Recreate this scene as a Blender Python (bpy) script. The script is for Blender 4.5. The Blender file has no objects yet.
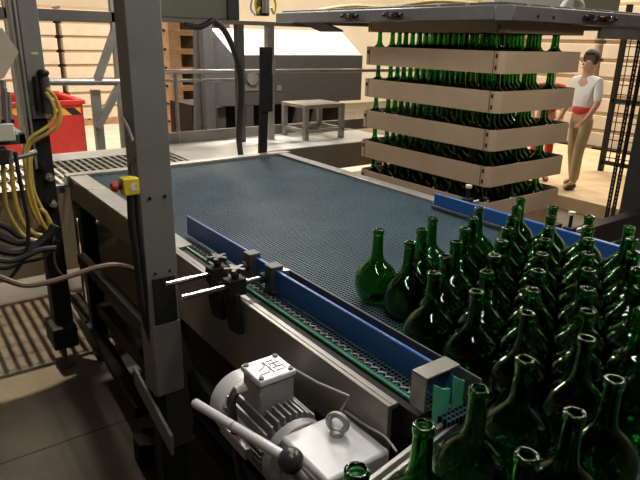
import bpy, bmesh, math, random
from mathutils import Vector, Matrix
random.seed(7)
S = bpy.context.scene
COL = S.collection
PI = math.pi

# ------------------------------------------------------------------ camera
F, PITCH, ROLL, YAW, CH = 586.0, .330377, .022569, .636957, 1.80
fw = Vector((math.sin(YAW)*math.cos(PITCH), math.cos(YAW)*math.cos(PITCH), -math.sin(PITCH)))
rt0 = Vector((math.cos(YAW), -math.sin(YAW), 0)); up0 = rt0.cross(fw)
rt = math.cos(ROLL)*rt0 + math.sin(ROLL)*up0
up = -math.sin(ROLL)*rt0 + math.cos(ROLL)*up0
CAMP = Vector((0, 0, CH))
cd = bpy.data.cameras.new('camera'); cam = bpy.data.objects.new('camera', cd); COL.objects.link(cam)
M3 = Matrix((rt, up, -fw)).transposed()
cam.matrix_world = Matrix.Translation(CAMP) @ M3.to_4x4()
cd.sensor_width = 36; cd.lens = F/640*36; cd.clip_start = .02; cd.clip_end = 100
S.camera = cam

def ray(x, y): return rt*((x-320)/F) + up*(-(y-240)/F) + fw
def atY(x, y, Y): d = ray(x, y); return CAMP + d*(Y/d.y)
def atX(x, y, X): d = ray(x, y); return CAMP + d*(X/d.x)
def atZ(x, y, z): d = ray(x, y); return CAMP + d*((z-CH)/d.z)

# ------------------------------------------------------------------ materials
def newmat(n):
    m = bpy.data.materials.new(n); m.use_nodes = True
    return m, m.node_tree.nodes, m.node_tree.links, m.node_tree.nodes['Principled BSDF']

def pm(n, col, rough=.5, metal=0, var=.12, scale=12, bump=0, spec=.5, coords='Object'):
    m, N, L, P = newmat(n)
    P.inputs['Roughness'].default_value = rough; P.inputs['Metallic'].default_value = metal
    P.inputs['Specular IOR Level'].default_value = spec
    tc = N.new('ShaderNodeTexCoord'); nz = N.new('ShaderNodeTexNoise')
    nz.inputs['Scale'].default_value = scale; nz.inputs['Detail'].default_value = 6
    L.new(tc.outputs[coords], nz.inputs['Vector'])
    rp = N.new('ShaderNodeValToRGB')
    c = list(col)+[1]
    rp.color_ramp.elements[0].position = .3; rp.color_ramp.elements[1].position = .7
    rp.color_ramp.elements[0].color = [v*(1-var) for v in col]+[1]
    rp.color_ramp.elements[1].color = [min(1, v*(1+var)) for v in col]+[1]
    L.new(nz.outputs['Fac'], rp.inputs['Fac']); L.new(rp.outputs['Color'], P.inputs['Base Color'])
    if bump:
        b = N.new('ShaderNodeBump'); b.inputs['Strength'].default_value = bump; b.inputs['Distance'].default_value = .01
        L.new(nz.outputs['Fac'], b.inputs['Height']); L.new(b.outputs['Normal'], P.inputs['Normal'])
    return m

MAT = {}
def mk(n, *a, **k): MAT[n] = pm(n, *a, **k)
mk('grey_paint', (.20, .19, .175), .5, 0, .08)
mk('dark_paint', (.055, .052, .05), .5, 0, .15)
mk('black_steel', (.014, .014, .014), .55, 0, .2, 12, 0, .22)
mk('steel', (.42, .40, .37), .38, .7, .12, 20)
mk('galv', (.34, .33, .31), .42, .55, .15, 8)
mk('plate', (.27, .25, .22), .4, .6, .15, 5)
mk('chrome', (.72, .70, .67), .22, 1, .05)
mk('silver_paint', (.66, .66, .65), .35, .15, .05, 30)
mk('motor_grey', (.32, .32, .31), .42, .3, .08, 40)
mk('cast', (.40, .39, .37), .5, .4, .12, 60, .3)
mk('rubber', (.015, .015, .015), .55, 0, .2)
mk('knob', (.035, .035, .035), .3, 0, .1)
mk('blue', (.018, .088, .30), .36, 0, .12, 6)
mk('green_rail', (.02, .21, .085), .4, 0, .1)
mk('green_pad', (.16, .74, .42), .45, 0, .06)
mk('cardboard', (.43, .31, .20), .8, 0, .07, 4)
mk('card_in', (.06, .045, .03), .9, 0, .1)
mk('slot', (.02, .017, .013), .9, 0, .1)
mk('yellow', (.85, .62, .03), .4, 0, .04)
mk('yellow_hose', (.52, .37, .08), .35, 0, .15, 20)
mk('brown_hose', (.16, .10, .06), .5, 0, .15)
mk('red', (.62, .04, .03), .5, 0, .08)
mk('red_btn', (.70, .05, .03), .35, 0, .04)
mk('orange_tape', (.90, .50, .06), .5, 0, .05)
mk('wood', (.34, .20, .10), .75, 0, .25, 9)
mk('white_wrap', (.58, .49, .40), .5, 0, .08, 5)
mk('cream', (.66, .58, .46), .7, 0, .08)
mk('beige_panel', (.50, .43, .31), .55, 0, .06)
mk('wallmat', (.66, .58, .47), .85, 0, .05, 1.5)
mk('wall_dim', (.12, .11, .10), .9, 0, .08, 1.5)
mk('lit_floor', (.58, .53, .46), .6, 0, .08, 3)
mk('ceilmat', (.07, .065, .06), .9, 0, .08, 1.5)
mk('machine_grey', (.10, .092, .084), .5, .2, .07)
mk('grip_grey', (.15, .145, .145), .4, .3, .12, 10)
mk('housing_blue', (.125, .12, .12), .5, 0, .08)
mk('cab_green', (.22, .22, .17), .5, 0, .05)
mk('skin', (.60, .34, .24), .55, 0, .06)
mk('hair', (.05, .035, .03), .7, 0, .2)
mk('shirt', (.80, .80, .80), .85, 0, .05)
mk('red_cloth', (.60, .06, .05), .85, 0, .08)
mk('khaki', (.42, .34, .21), .85, 0, .08)
mk('shoe', (.04, .04, .04), .6, 0, .1)
mk('label_white', (.75, .74, .70), .5, 0, .03)
mk('label_yellow', (.60, .55, .20), .5, 0, .03)
mk('grip_cap', (.62, .58, .46), .5, 0, .05)
mk('plinthmat', (.62, .47, .30), .8, 0, .12, 5)

def floor_mat():
    m, N, L, P = newmat('concrete_floor')
    tc = N.new('ShaderNodeTexCoord')
    n1 = N.new('ShaderNodeTexNoise'); n1.inputs['Scale'].default_value = 2.2; n1.inputs['Detail'].default_value = 9
    n2 = N.new('ShaderNodeTexNoise'); n2.inputs['Scale'].default_value = 60; n2.inputs['Detail'].default_value = 3
    L.new(tc.outputs['Object'], n1.inputs['Vector']); L.new(tc.outputs['Object'], n2.inputs['Vector'])
    r = N.new('ShaderNodeValToRGB'); e = r.color_ramp.elements
    e[0].position = .3; e[0].color = (.10, .080, .054, 1); e[1].position = .75; e[1].color = (.21, .172, .12, 1)
    L.new(n1.outputs['Fac'], r.inputs['Fac'])
    mx = N.new('ShaderNodeMixRGB'); mx.blend_type = 'MULTIPLY'; mx.inputs['Fac'].default_value = .35
    L.new(r.outputs['Color'], mx.inputs[1]); L.new(n2.outputs['Fac'], mx.inputs[2])
    # expansion joint between floor slabs
    sp = N.new('ShaderNodeSeparateXYZ'); L.new(tc.outputs['Object'], sp.inputs[0])
    a = N.new('ShaderNodeMath'); a.operation = 'ADD'; a.inputs[1].default_value = -2.52; L.new(sp.outputs['Y'], a.inputs[0])
    b = N.new('ShaderNodeMath'); b.operation = 'ABSOLUTE'; L.new(a.outputs[0], b.inputs[0])
    c = N.new('ShaderNodeMath'); c.operation = 'LESS_THAN'; c.inputs[1].default_value = .006; L.new(b.outputs[0], c.inputs[0])
    mj = N.new('ShaderNodeMixRGB'); mj.inputs[2].default_value = (.03, .025, .02, 1)
    L.new(c.outputs[0], mj.inputs['Fac']); L.new(mx.outputs[0], mj.inputs[1])
    L.new(mj.outputs[0], P.inputs['Base Color'])
    P.inputs['Roughness'].default_value = .55
    bp = N.new('ShaderNodeBump'); bp.inputs['Strength'].default_value = .15; L.new(n2.outputs['Fac'], bp.inputs['Height']); L.new(bp.outputs[0], P.inputs['Normal'])
    return m
MAT['floor'] = floor_mat()

def grid_mat(name, px, py, wx, wy, line, hole, rough=.4, spec=.5, bump=.6, diag=False):
    """A modular mesh: bars of width w on a pitch p, in object X and Y."""
    m, N, L, P = newmat(name)
    tc = N.new('ShaderNodeTexCoord'); sp = N.new('ShaderNodeSeparateXYZ'); L.new(tc.outputs['Object'], sp.inputs[0])
    def bar(sock, p, w):
        d = N.new('ShaderNodeMath'); d.operation = 'DIVIDE'; d.inputs[1].default_value = p; L.new(sock, d.inputs[0])
        f = N.new('ShaderNodeMath'); f.operation = 'FRACT'; L.new(d.outputs[0], f.inputs[0])
        s = N.new('ShaderNodeMath'); s.operation = 'SUBTRACT'; s.inputs[1].default_value = .5; L.new(f.outputs[0], s.inputs[0])
        a = N.new('ShaderNodeMath'); a.operation = 'ABSOLUTE'; L.new(s.outputs[0], a.inputs[0])
        g = N.new('ShaderNodeMath'); g.operation = 'LESS_THAN'; g.inputs[1].default_value = w/2; L.new(a.outputs[0], g.inputs[0])
        return g.outputs[0]
    b1 = bar(sp.outputs['X'], px, wx); b2 = bar(sp.outputs['Y'], py, wy)
    mx = N.new('ShaderNodeMath'); mx.operation = 'MAXIMUM'; L.new(b1, mx.inputs[0]); L.new(b2, mx.inputs[1])
    nz = N.new('ShaderNodeTexNoise'); nz.inputs['Scale'].default_value = 5; nz.inputs['Detail'].default_value = 5; L.new(tc.outputs['Object'], nz.inputs['Vector'])
    r = N.new('ShaderNodeValToRGB'); r.color_ramp.elements[0].position = .35; r.color_ramp.elements[1].position = .7
    r.color_ramp.elements[0].color = [v*.85 for v in line]+[1]; r.color_ramp.elements[1].color = [v*1.2 for v in line]+[1]
    L.new(nz.outputs['Fac'], r.inputs['Fac'])
    mc = N.new('ShaderNodeMixRGB'); mc.inputs[1].default_value = list(hole)+[1]
    L.new(mx.outputs[0], mc.inputs['Fac']); L.new(r.outputs['Color'], mc.inputs[2]); L.new(mc.outputs[0], P.inputs['Base Color'])
    P.inputs['Roughness'].default_value = rough
    ss = N.new('ShaderNodeMath'); ss.operation = 'MULTIPLY'; ss.inputs[1].default_value = spec; L.new(mx.outputs[0], ss.inputs[0])
    L.new(ss.outputs[0], P.inputs['Specular IOR Level'])
    bp = N.new('ShaderNodeBump'); bp.inputs['Strength'].default_value = bump; bp.inputs['Distance'].default_value = .003
    L.new(mx.outputs[0], bp.inputs['Height']); L.new(bp.outputs[0], P.inputs['Normal'])
    return m
MAT['belt'] = grid_mat('belt_mesh', .0127, .0127, .22, .26, (.074, .124, .155), (.006, .010, .013), .5, .25, .15)
MAT['table'] = grid_mat('table_mesh', .0127, .0127, .24, .34, (.03, .04, .045), (.005, .006, .007), .5, .3)
MAT['grating'] = grid_mat('bar_grating', .034, .10, .45, .18, (.50, .47, .42), (.10, .09, .08), .5, .4, .3)

def hazard_mat():
    m, N, L, P = newmat('hazard_stripes')
    tc = N.new('ShaderNodeTexCoord'); sp = N.new('ShaderNodeSeparateXYZ'); L.new(tc.outputs['Object'], sp.inputs[0])
    a = N.new('ShaderNodeMath'); a.operation = 'ADD'; L.new(sp.outputs['X'], a.inputs[0]); L.new(sp.outputs['Z'], a.inputs[1])
    d = N.new('ShaderNodeMath'); d.operation = 'DIVIDE'; d.inputs[1].default_value = .26; L.new(a.outputs[0], d.inputs[0])
    f = N.new('ShaderNodeMath'); f.operation = 'FRACT'; L.new(d.outputs[0], f.inputs[0])
    g = N.new('ShaderNodeMath'); g.operation = 'LESS_THAN'; g.inputs[1].default_value = .5; L.new(f.outputs[0], g.inputs[0])
    mc = N.new('ShaderNodeMixRGB'); mc.inputs[1].default_value = (.02, .02, .02, 1); mc.inputs[2].default_value = (.9, .5, .05, 1)
    L.new(g.outputs[0], mc.inputs['Fac']); L.new(mc.outputs[0], P.inputs['Base Color']); P.inputs['Roughness'].default_value = .5
    return m
MAT['hazard'] = hazard_mat()

def glass_mat():
    m, N, L, P = newmat('green_bottle_glass')
    P.inputs['Base Color'].default_value = (.075, .38, .09, 1)
    P.inputs['Transmission Weight'].default_value = 1
    P.inputs['Roughness'].default_value = .02
    P.inputs['IOR'].default_value = 1.5
    tc = N.new('ShaderNodeTexCoord'); nz = N.new('ShaderNodeTexNoise'); nz.inputs['Scale'].default_value = 32; nz.inputs['Detail'].default_value = 1
    L.new(tc.outputs['Object'], nz.inputs['Vector']); b = N.new('ShaderNodeBump'); b.inputs['Strength'].default_value = .38; b.inputs['Distance'].default_value = .006
    L.new(nz.outputs['Fac'], b.inputs['Height']); L.new(b.outputs['Normal'], P.inputs['Normal'])
    return m
MAT['glass'] = glass_mat()

# ------------------------------------------------------------------ mesh helpers
class MB:
    def __init__(s): s.bm = bmesh.new()
    def box(s, a, b, rot=None, piv=None):
        a, b = Vector(a), Vector(b)
        lo = Vector((min(a.x, b.x), min(a.y, b.y), min(a.z, b.z))); hi = Vector((max(a.x, b.x), max(a.y, b.y), max(a.z, b.z)))
        c = (lo+hi)/2; h = hi-lo
        r = bmesh.ops.create_cube(s.bm, size=1)
        for v in r['verts']:
            v.co = Vector((v.co.x*h.x, v.co.y*h.y, v.co.z*h.z))+c
            if rot is not None: p = Vector(piv) if piv is not None else c; v.co = rot@(v.co-p)+p
        return s
    def beam(s, p, q, w, h, upv=(0, 0, 1)):
        p, q = Vector(p), Vector(q); d = (q-p); l = d.length; d.normalize()
        u = Vector(upv); x = d.cross(u)
        if x.length < 1e-4: x = d.cross(Vector((0, 1, 0)))
        x.normalize(); u = x.cross(d)
        r = bmesh.ops.create_cube(s.bm, size=1); c = (p+q)/2
        for v in r['verts']: v.co = c + x*(v.co.x*w) + d*(v.co.y*l) + u*(v.co.z*h)
        return s
    def cyl(s, p, q, r, r2=None, n=16):
        p, q = Vector(p), Vector(q); d = q-p
        g = bmesh.ops.create_cone(s.bm, cap_ends=True, segments=n, radius1=r, radius2=r if r2 is None else r2, depth=d.length)
        R = Vector((0, 0, 1)).rotation_difference(d.normalized()).to_matrix(); c = (p+q)/2
        for v in g['verts']: v.co = R@v.co + c
        return s
    def ball(s, c, r, n=14, sc=(1, 1, 1)):
        g = bmesh.ops.create_uvsphere(s.bm, u_segments=n, v_segments=max(6, n//2+2), radius=r)
        for v in g['verts']: v.co = Vector((v.co.x*sc[0], v.co.y*sc[1], v.co.z*sc[2])) + Vector(c)
        return s
    def torus(s, c, R, r, axis=(0, 0, 1), n=24, k=10):
        Q = Vector((0, 0, 1)).rotation_difference(Vector(axis).normalized()).to_matrix(); vs = []
        for i in range(n):
            a = 2*PI*i/n
            for j in range(k):
                b = 2*PI*j/k
                vs.append(s.bm.verts.new(Q@Vector(((R+r*math.cos(b))*math.cos(a), (R+r*math.cos(b))*math.sin(a), r*math.sin(b)))+Vector(c)))
        for i in range(n):
            for j in range(k):
                s.bm.faces.new((vs[i*k+j], vs[((i+1) % n)*k+j], vs[((i+1) % n)*k+(j+1) % k], vs[i*k+(j+1) % k]))
        return s
    def prism(s, pts, ext):
        """polygon of 3-D points pushed along ext"""
        e = Vector(ext); A = [s.bm.verts.new(Vector(p)) for p in pts]; B = [s.bm.verts.new(Vector(p)+e) for p in pts]
        n = len(pts); s.bm.faces.new(A); s.bm.faces.new(B[::-1])
        for i in range(n): s.bm.faces.new((A[i], B[i], B[(i+1) % n], A[(i+1) % n]))
        return s
    def lathe(s, prof, n=24, c=(0, 0, 0), cap=True):
        c = Vector(c); rings = []
        for r, z in prof:
            rings.append([s.bm.verts.new(c+Vector((r*math.cos(2*PI*i/n), r*math.sin(2*PI*i/n), z))) for i in range(n)])
        for a, b in zip(rings, rings[1:]):
            for i in range(n): s.bm.faces.new((a[i], a[(i+1) % n], b[(i+1) % n], b[i]))
        if cap: s.bm.faces.new(rings[0][::-1]); s.bm.faces.new(rings[-1])
        return s
    def tube(s, pts, r, n=8, sub=5):
        P = [Vector(p) for p in pts]
        if len(P) > 2:
            Q = []
            E = [P[0]*2-P[1]]+P+[P[-1]*2-P[-2]]
            for i in range(1, len(E)-2):
                for k in range(sub):
                    t = k/sub; a, b, c, d = E[i-1:i+3]
                    Q.append(.5*((2*b)+(c-a)*t+(2*a-5*b+4*c-d)*t*t+(3*b-a-3*c+d)*t**3))
            P = Q+[P[-1]]
        prev = None; rings = []; T0 = None
        for i, p in enumerate(P):
            t = (P[min(i+1, len(P)-1)]-P[max(i-1, 0)]).normalized()
            if prev is None:
                x = t.cross(Vector((0, 0, 1)))
                if x.length < 1e-3: x = t.cross(Vector((0, 1, 0)))
                x.normalize()
            else: x = (prev - t*prev.dot(t)).normalized()
            prev = x; y = t.cross(x)
            rings.append([s.bm.verts.new(p+(x*math.cos(2*PI*j/n)+y*math.sin(2*PI*j/n))*r) for j in range(n)])
        for a, b in zip(rings, rings[1:]):
            for j in range(n): s.bm.faces.new((a[j], a[(j+1) % n], b[(j+1) % n], b[j]))
        s.bm.faces.new(rings[0][::-1]); s.bm.faces.new(rings[-1])
        return s
    def build(s, name, mat, parent=None, bevel=0, smooth=True, loc=None):
        bmesh.ops.recalc_face_normals(s.bm, faces=s.bm.faces)
        me = bpy.data.meshes.new(name)
        off = Vector(loc) if loc is not None else Vector((0, 0, 0))
        if parent is not None: off = Vector(parent.get('_o', (0, 0, 0)))
        if off.length: bmesh.ops.translate(s.bm, verts=s.bm.verts, vec=-off)
        s.bm.to_mesh(me); s.bm.free()
        if smooth:
            me.polygons.foreach_set('use_smooth', [True]*len(me.polygons)); me.set_sharp_from_angle(angle=.6)
        me.materials.append(MAT[mat] if isinstance(mat, str) else mat)
        o = bpy.data.objects.new(name, me); COL.objects.link(o)
        if parent is not None: o.parent = parent; o['_o'] = list(off)
        else: o.location = off; o['_o'] = list(off)
        if bevel:
            b = o.modifiers.new('bevel', 'BEVEL'); b.width = bevel; b.segments = 2; b.limit_method = 'ANGLE'
        return o

def tag(o, label, cat, group=None, kind=None):
    if label: o['label'] = label
    if cat: o['category'] = cat
    if group: o['group'] = group
    if kind: o['kind'] = kind
    return o
def thing(name, label, cat, loc=(0, 0, 0), group=None):
    o = bpy.data.objects.new(name, None); COL.objects.link(o); o.location = loc; o['_o'] = list(loc)
    o.empty_display_size = .1
    return tag(o, label, cat, group)
def struct(mb, name, mat, label=None):
    o = mb.build(name, mat, smooth=False); o['kind'] = 'structure'
    if label: o['label'] = label
    return o
def copy_tree(o, loc, label=None, rz=None, parent=None):
    c = o.copy(); COL.objects.link(c)
    if parent is None:
        c.location = loc
        if rz is not None: c.rotation_euler.z = rz
        if label: c['label'] = label
    else: c.parent = parent
    for ch in [x for x in bpy.data.objects if x.parent == o]: copy_tree(ch, None, None, None, c)
    return c

ZB = 1.046      # conveyor belt surface
# ------------------------------------------------------------------ the hall
struct(MB().box((-5, -5, -.1), (17, 15, 0)), 'floor', 'floor')
struct(MB().box((-5, 14, 0), (17, 14.2, 5.2)), 'wall_back', 'wallmat')
struct(MB().box((16, -5, 0), (16.2, 14, 5.2)), 'wall_right', 'wallmat')
struct(MB().box((-5.2, -5, 0), (-5, 14, 5.2)), 'wall_left', 'wall_dim')
struct(MB().box((-5, -5.2, 0), (16, -5, 5.2)), 'wall_front', 'wall_dim')
struct(MB().box((-5.2, -5.2, 5.2), (17, 15, 5.3)), 'ceiling', 'ceilmat')
struct(MB().box((-5, 6.4, 0), (6.15, 14, .004)), 'floor_hall_lit', 'lit_floor')  # far floor's bright light put into a paler slab colour
struct(MB().box((6.15, 2.2, 0), (9.5, 7.5, .15)), 'floor_plinth', 'plinthmat')

# ------------------------------------------------------------------ main conveyor
XL, XR, YF, YN = .84, 2.10, 3.33, .668
cv = thing('bottle_conveyor', 'wide conveyor with dark blue-grey mesh belt running to the back of the hall', 'conveyor', (1.45, 2, 0))
MB().box((XL, YN, ZB-.02), (XR, YF, ZB)).build('belt', 'belt', cv)
MB().box((.762, .77, .80), (.775, 1.95, 1.058)).box((.762, 1.95, .925), (.775, 3.36, 1.058)).box((.775, .77, 1.046), (.792, 3.36, 1.058)).build('side_frame', 'plate', cv, .002)
MB().box((.775, 1.95, .93), (.845, 3.38, 1.044)).box((.755, 1.95, 1.044), (.85, 2.42, 1.060)).box((.755, 2.43, 1.044), (.85, 2.98, 1.060)).box((.755, 2.99, 1.044), (.85, 3.38, 1.060)).build('side_beam', 'galv', cv, .003)
MB().box((2.10, .72, .88), (2.16, 3.4, 1.05)).box((2.10, 1.92, 1.05), (2.17, 3.4, 1.062)).build('side_frame', 'galv', cv, .003)
MB().tube([(.826, .74, ZB+.008), (.826, 1.4, ZB+.008), (.826, 1.98, ZB+.006)], .0052).build('wear_strip', 'green_rail', cv)
MB().box((.80, .72, .98), (.838, 1.98, ZB+.002)).build('strip_carrier', 'black_steel', cv)
MB().box((.74, 3.335, 1.0), (2.2, 3.40, 1.066)).build('end_bar', 'steel', cv, .004)
MB().tube([(.846 if k % 2 else .860, .78+k*.013, ZB+.004) for k in range(92)], .0018, n=5, sub=1).build('edge_links', 'galv', cv)
for x in (.80, 2.13):
    for y in (1.0, 2.25, 3.25):
        MB().box((x-.04, y-.04, .05), (x+.04, y+.04, .90)).build('leg', 'black_steel', cv, .004)
        MB().cyl((x, y, 0), (x, y, .03), .05).cyl((x, y, .03), (x, y, .08), .012).build('foot_pad', 'dark_paint', cv)
MB().box((.78, .9, .28), (.84, 3.3, .36)).build('lower_beam', 'black_steel', cv, .003)
MB().box((.715, 1.25, .60), (.758, 3.2, .66)).build('cable_tray', 'black_steel', cv, .003)
MB().beam((.715, 2.30, .17), (.80, 3.75, .17), .07, .05).build('lower_beam', 'black_steel', cv, .003)
MB().box((.84, 1.2, .30), (2.1, 2.6, .86)).build('drip_pan', 'black_steel', cv)
MB().prism([(.63, 1.75, .36), (.72, 1.75, .36), (.75, 1.75, .62), (.70, 1.75, .85), (.63, 1.75, .85)], (0, .02, 0)).build('gusset_plate', 'dark_paint', cv, .002)
for y in (1.16, .93): MB().cyl((.755, y, .93), (.763, y, .93), .009, n=6).build('bolt', 'black_steel', cv)

# cross conveyor in the foreground
cc = thing('accumulation_table', 'dark cross conveyor in the foreground carrying the crowd of bottles', 'conveyor', (1.2, .3, 0))
MB().prism([(.33, -.9, ZB-.02), (2.12, -.9, ZB-.02), (2.09, .655, ZB-.02), (.95, .655, ZB-.02), (.33, .545, ZB-.02)], (0, 0, .02)).build('belt', 'table', cc)
MB().beam((.34, .582, 1.016), (.97, .689, 1.016), .008, .038).beam((.34, .602, 1.016), (.97, .709, 1.016), .010, .038).beam((.34, .592, 1.001), (.97, .699, 1.001), .022, .006).build('front_rail', 'steel', cc, .002)
MB().prism([(.36, -.9, .86), (2.10, -.9, .86), (2.08, .645, .86), (.95, .645, .86), (.36, .54, .86)], (0, 0, ZB-.03-.86)).build('chassis', 'black_steel', cc)
for x in (.40, 2.05):
    for y in (-.8, .5): MB().box((x-.04, y-.04, 0), (x+.04, y+.04, .86)).build('leg', 'black_steel', cc)

# ------------------------------------------------------------------ guide rails
gl = thing('guide_rail', 'blue plastic guide rail with clamp rods along the near left edge of the belt', 'guide rail', (.88, 1.4, ZB))
MB().box((.884, 1.59, ZB+.012), (.895, 2.08, 1.135)).build('rail_strip', 'blue', gl, .003)
MB().box((.884, 1.45, ZB+.012), (.895, 1.54, 1.130)).build('rail_strip', 'blue', gl, .003)
MB().box((.878, .708, ZB+.010), (.889, 1.41, 1.130)).build('rail_strip', 'blue', gl, .003)
MB().box((.918, .66, ZB+.012), (.923, 1.40, 1.128)).build('backing_plate', 'dark_paint', gl, .001)
MB().prism([(.895, 1.40, 1.128), (.895, 1.46, 1.128), (.903, 1.46, 1.128), (.923, 1.40, 1.128), (.923, 1.395, 1.128)], (0, 0, -.07)).build('link_plate', 'steel', gl)
for y in (1.565, 1.43):
    MB().box((.862, y-.022, 1.062), (.905, y+.022, 1.142)).build('rail_bracket', 'dark_paint', gl, .003)
for y in (1.56, 1.445):
    MB().cyl((.588, y, 1.10), (.86, y, 1.10), .0085).build('clamp_rod', 'chrome', gl)
    MB().cyl((.845, y, 1.10), (.872, y, 1.10), .017).build('rod_collar', 'black_steel', gl)
    MB().box((.725, y-.022, 1.070), (.785, y+.022, 1.122)).prism([(.742, y-.045, .955), (.742, y+.02, .945), (.742, y+.045, 1.00), (.742, y+.03, 1.08), (.742, y-.03, 1.08)], (.018, 0, 0)).build('clamp_block', 'black_steel', gl, .003)
    kn = MB().cyl((.758, y, 1.12), (.758, y, 1.138), .012)
    kn.cyl((.758, y, 1.138), (.758, y, 1.156), .020, .017, 20)
    for k in range(5):
        a = k*2*PI/5+.3; kn.beam((.758, y, 1.148), (.758+.033*math.cos(a), y+.033*math.sin(a), 1.148), .014, .014)
    kn.build('star_knob', 'knob', gl, .002)
MB().box((.803, .706, 1.140), (.905, .750, 1.146)).box((.803, .706, 1.062), (.809, .750, 1.146)).box((.809, .744, 1.09), (.872, .750, 1.142)).build('end_bracket', 'plate', gl, .002)
for a, b in ((.822, .874), (.882, .935)):
    MB().prism([(a+.008, .700, 1.020), (b, .700, 1.020), (b, .700, 1.100), (a+.030, .700, 1.106), (a, .700, 1.128)], (0, .006, 0)).build('end_pad', 'green_pad', gl, .001)

gr = thing('guide_rail', 'blue plastic guide rail along the far right edge of the belt below the trays', 'guide rail', (2.05, 1.2, ZB))
MB().box((2.035, .35, ZB+.008), (2.055, 1.85, 1.122)).build('rail_strip', 'blue', gr, .003)
MB().box((2.020, .35, ZB+.006), (2.035, 1.85, ZB+.020)).build('wear_strip', 'dark_paint', gr, .002)
for y in (1.72, 1.2, .75):
    MB().cyl((2.055, y, 1.09), (2.20, y, 1.09), .008).build('clamp_rod', 'chrome', gr)
    MB().box((2.10, y-.02, 1.05), (2.14, y+.02, 1.115)).cyl((2.12, y, 1.115), (2.12, y, 1.165), .007).build('clamp_block', 'black_steel', gr, .003)
    MB().cyl((2.12, y, 1.165), (2.12, y, 1.178), .014).build('clamp_knob', 'grip_cap', gr)

# ------------------------------------------------------------------ gearmotor
gm = thing('gearmotor', 'silver gearmotor with finned motor bolted to the conveyor side', 'motor', (.66, .9, .78))
AX, AZ = .636, .885
MB().box((.582, .745, .79), (.752, .918, .968)).build('gearbox', 'silver_paint', gm, .008)
MB().cyl((AX, .918, AZ), (AX, .945, AZ), .088, n=32).build('flange', 'cast', gm, .003)
mot = MB().cyl((AX, .945, AZ), (AX, 1.15, AZ), .066, n=32).build('motor_body', 'motor_grey', gm)
fn = MB()
for k in range(-4, 5):
    x = AX+k*.0165; h = math.sqrt(max(0, .094**2-(k*.0165)**2))
    fn.box((x-.0024, .957, AZ+.04), (x+.0024, 1.145, AZ+h))
for k in range(-5, 4):
    z = AZ+k*.0125; h = math.sqrt(.086**2-(k*.0125)**2)
    fn.box((AX-h, .955, z-.0018), (AX-.045, 1.145, z+.0018))
    fn.box((AX+h, .955, z-.0018), (AX+.045, 1.145, z+.0018))
fn.build('cooling_fins', 'motor_grey', gm)
MB().cyl((AX, 1.148, AZ), (AX, 1.215, AZ), .090, .086, 36).build('fan_cover', 'silver_paint', gm, .006)
tb = MB().box((.588, 1.012, .955), (.682, 1.096, 1.040)).build('terminal_box', 'motor_grey', gm, .005)
lid = MB().box((.584, 1.008, 1.040), (.686, 1.100, 1.056)).build('terminal_lid', 'silver_paint', tb, .004)
zt = 1.0565
em = MB()   # raised lines on the lid
def line(p, q, w=.003): em.beam((p[0], p[1], zt), (q[0], q[1], zt), w*.7, .0016)
def lp(u, v): return (.588+.094*u, 1.012+.084*v)
for a, b in (((.12, .25), (.40, .25)), ((.40, .25), (.58, .55)), ((.20, .45), (.45, .62)), ((.45, .62), (.45, .80)), ((.50, .18), (.50, .82)), ((.58, .40), (.86, .40)),
             ((.70, .40), (.70, .62)), ((.58, .62), (.86, .62)), ((.86, .40), (.86, .20)), ((.60, .22), (.80, .22)), ((.58, .78), (.76, .78))):
    line(lp(*a), lp(*b))
em.build('lid_mark', 'dark_paint', tb)
for u in (.07, .93):
    for v in (.08, .92):
        c = lp(u, v); MB().cyl((c[0], c[1], 1.0555), (c[0], c[1], 1.060), .0065, n=10).build('screw', 'dark_paint', tb)
MB().cyl((.560, 1.085, 1.0), (.590, 1.085, 1.0), .012, n=10).build('cable_gland', 'grip_cap', tb)
MB().cyl((.685, 1.085, 1.005), (.705, 1.085, 1.01), .009).build('cable_gland', 'plate', tb)
MB().tube([(.563, 1.085, 1.0), (.545, 1.075, .975), (.545, 1.06, .90), (.56, 1.07, .78), (.60, 1.10, .66)], .011).build('power_cable', 'rubber', gm)
MB().box((.532, .99, .875), (.552, 1.12, .905)).build('side_bracket', 'steel', gm, .003)
e = MB().torus((.690, .852, .998), .021, .0075, (.85, .5, 0)).cyl((.690, .852, .966), (.690, .852, .980), .016)
e.build('eye_bolt', 'cast', gm)
p0, p1 = atX(195, 403, .50), atX(286, 458, .535)
MB().cyl(p0, p1, .0118, n=20).build('lever_rod', 'silver_paint', gm, .002)
pm_ = p0.lerp(p1, .48); MB().cyl(pm_, p0.lerp(p1, .49), .0128, n=20).build('rod_joint', 'steel', gm)
MB().ball(p1+Vector((.004, -.012, 0)), .027, 20).build('lever_knob', 'knob', gm)
MB().cyl(p1+Vector((0, -.012, -.01)), (.59, .80, .90), .012).build('lever_arm', 'cast', gm)
MB().box((.579, .76, .80), (.584, .90, .95)).build('inspection_plate', 'cast', gm, .004)
MB().tube([atX(290, 367, .70), atX(318, 383, .72), atX(349, 396, .74), atX(341, 410, .735)], .0035, sub=1).build('drip_tube', 'steel', gm)
MB().tube([atZ(345, 411, .985), atZ(365, 425, .985), atZ(385, 437, .98), atZ(397, 452, .97)], .003).build('edge_wire', 'steel', gm)
MB().box((.70, .80, .83), (.761, 1.0, .88)).build('mounting_foot', 'dark_paint', gm, .003)

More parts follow.
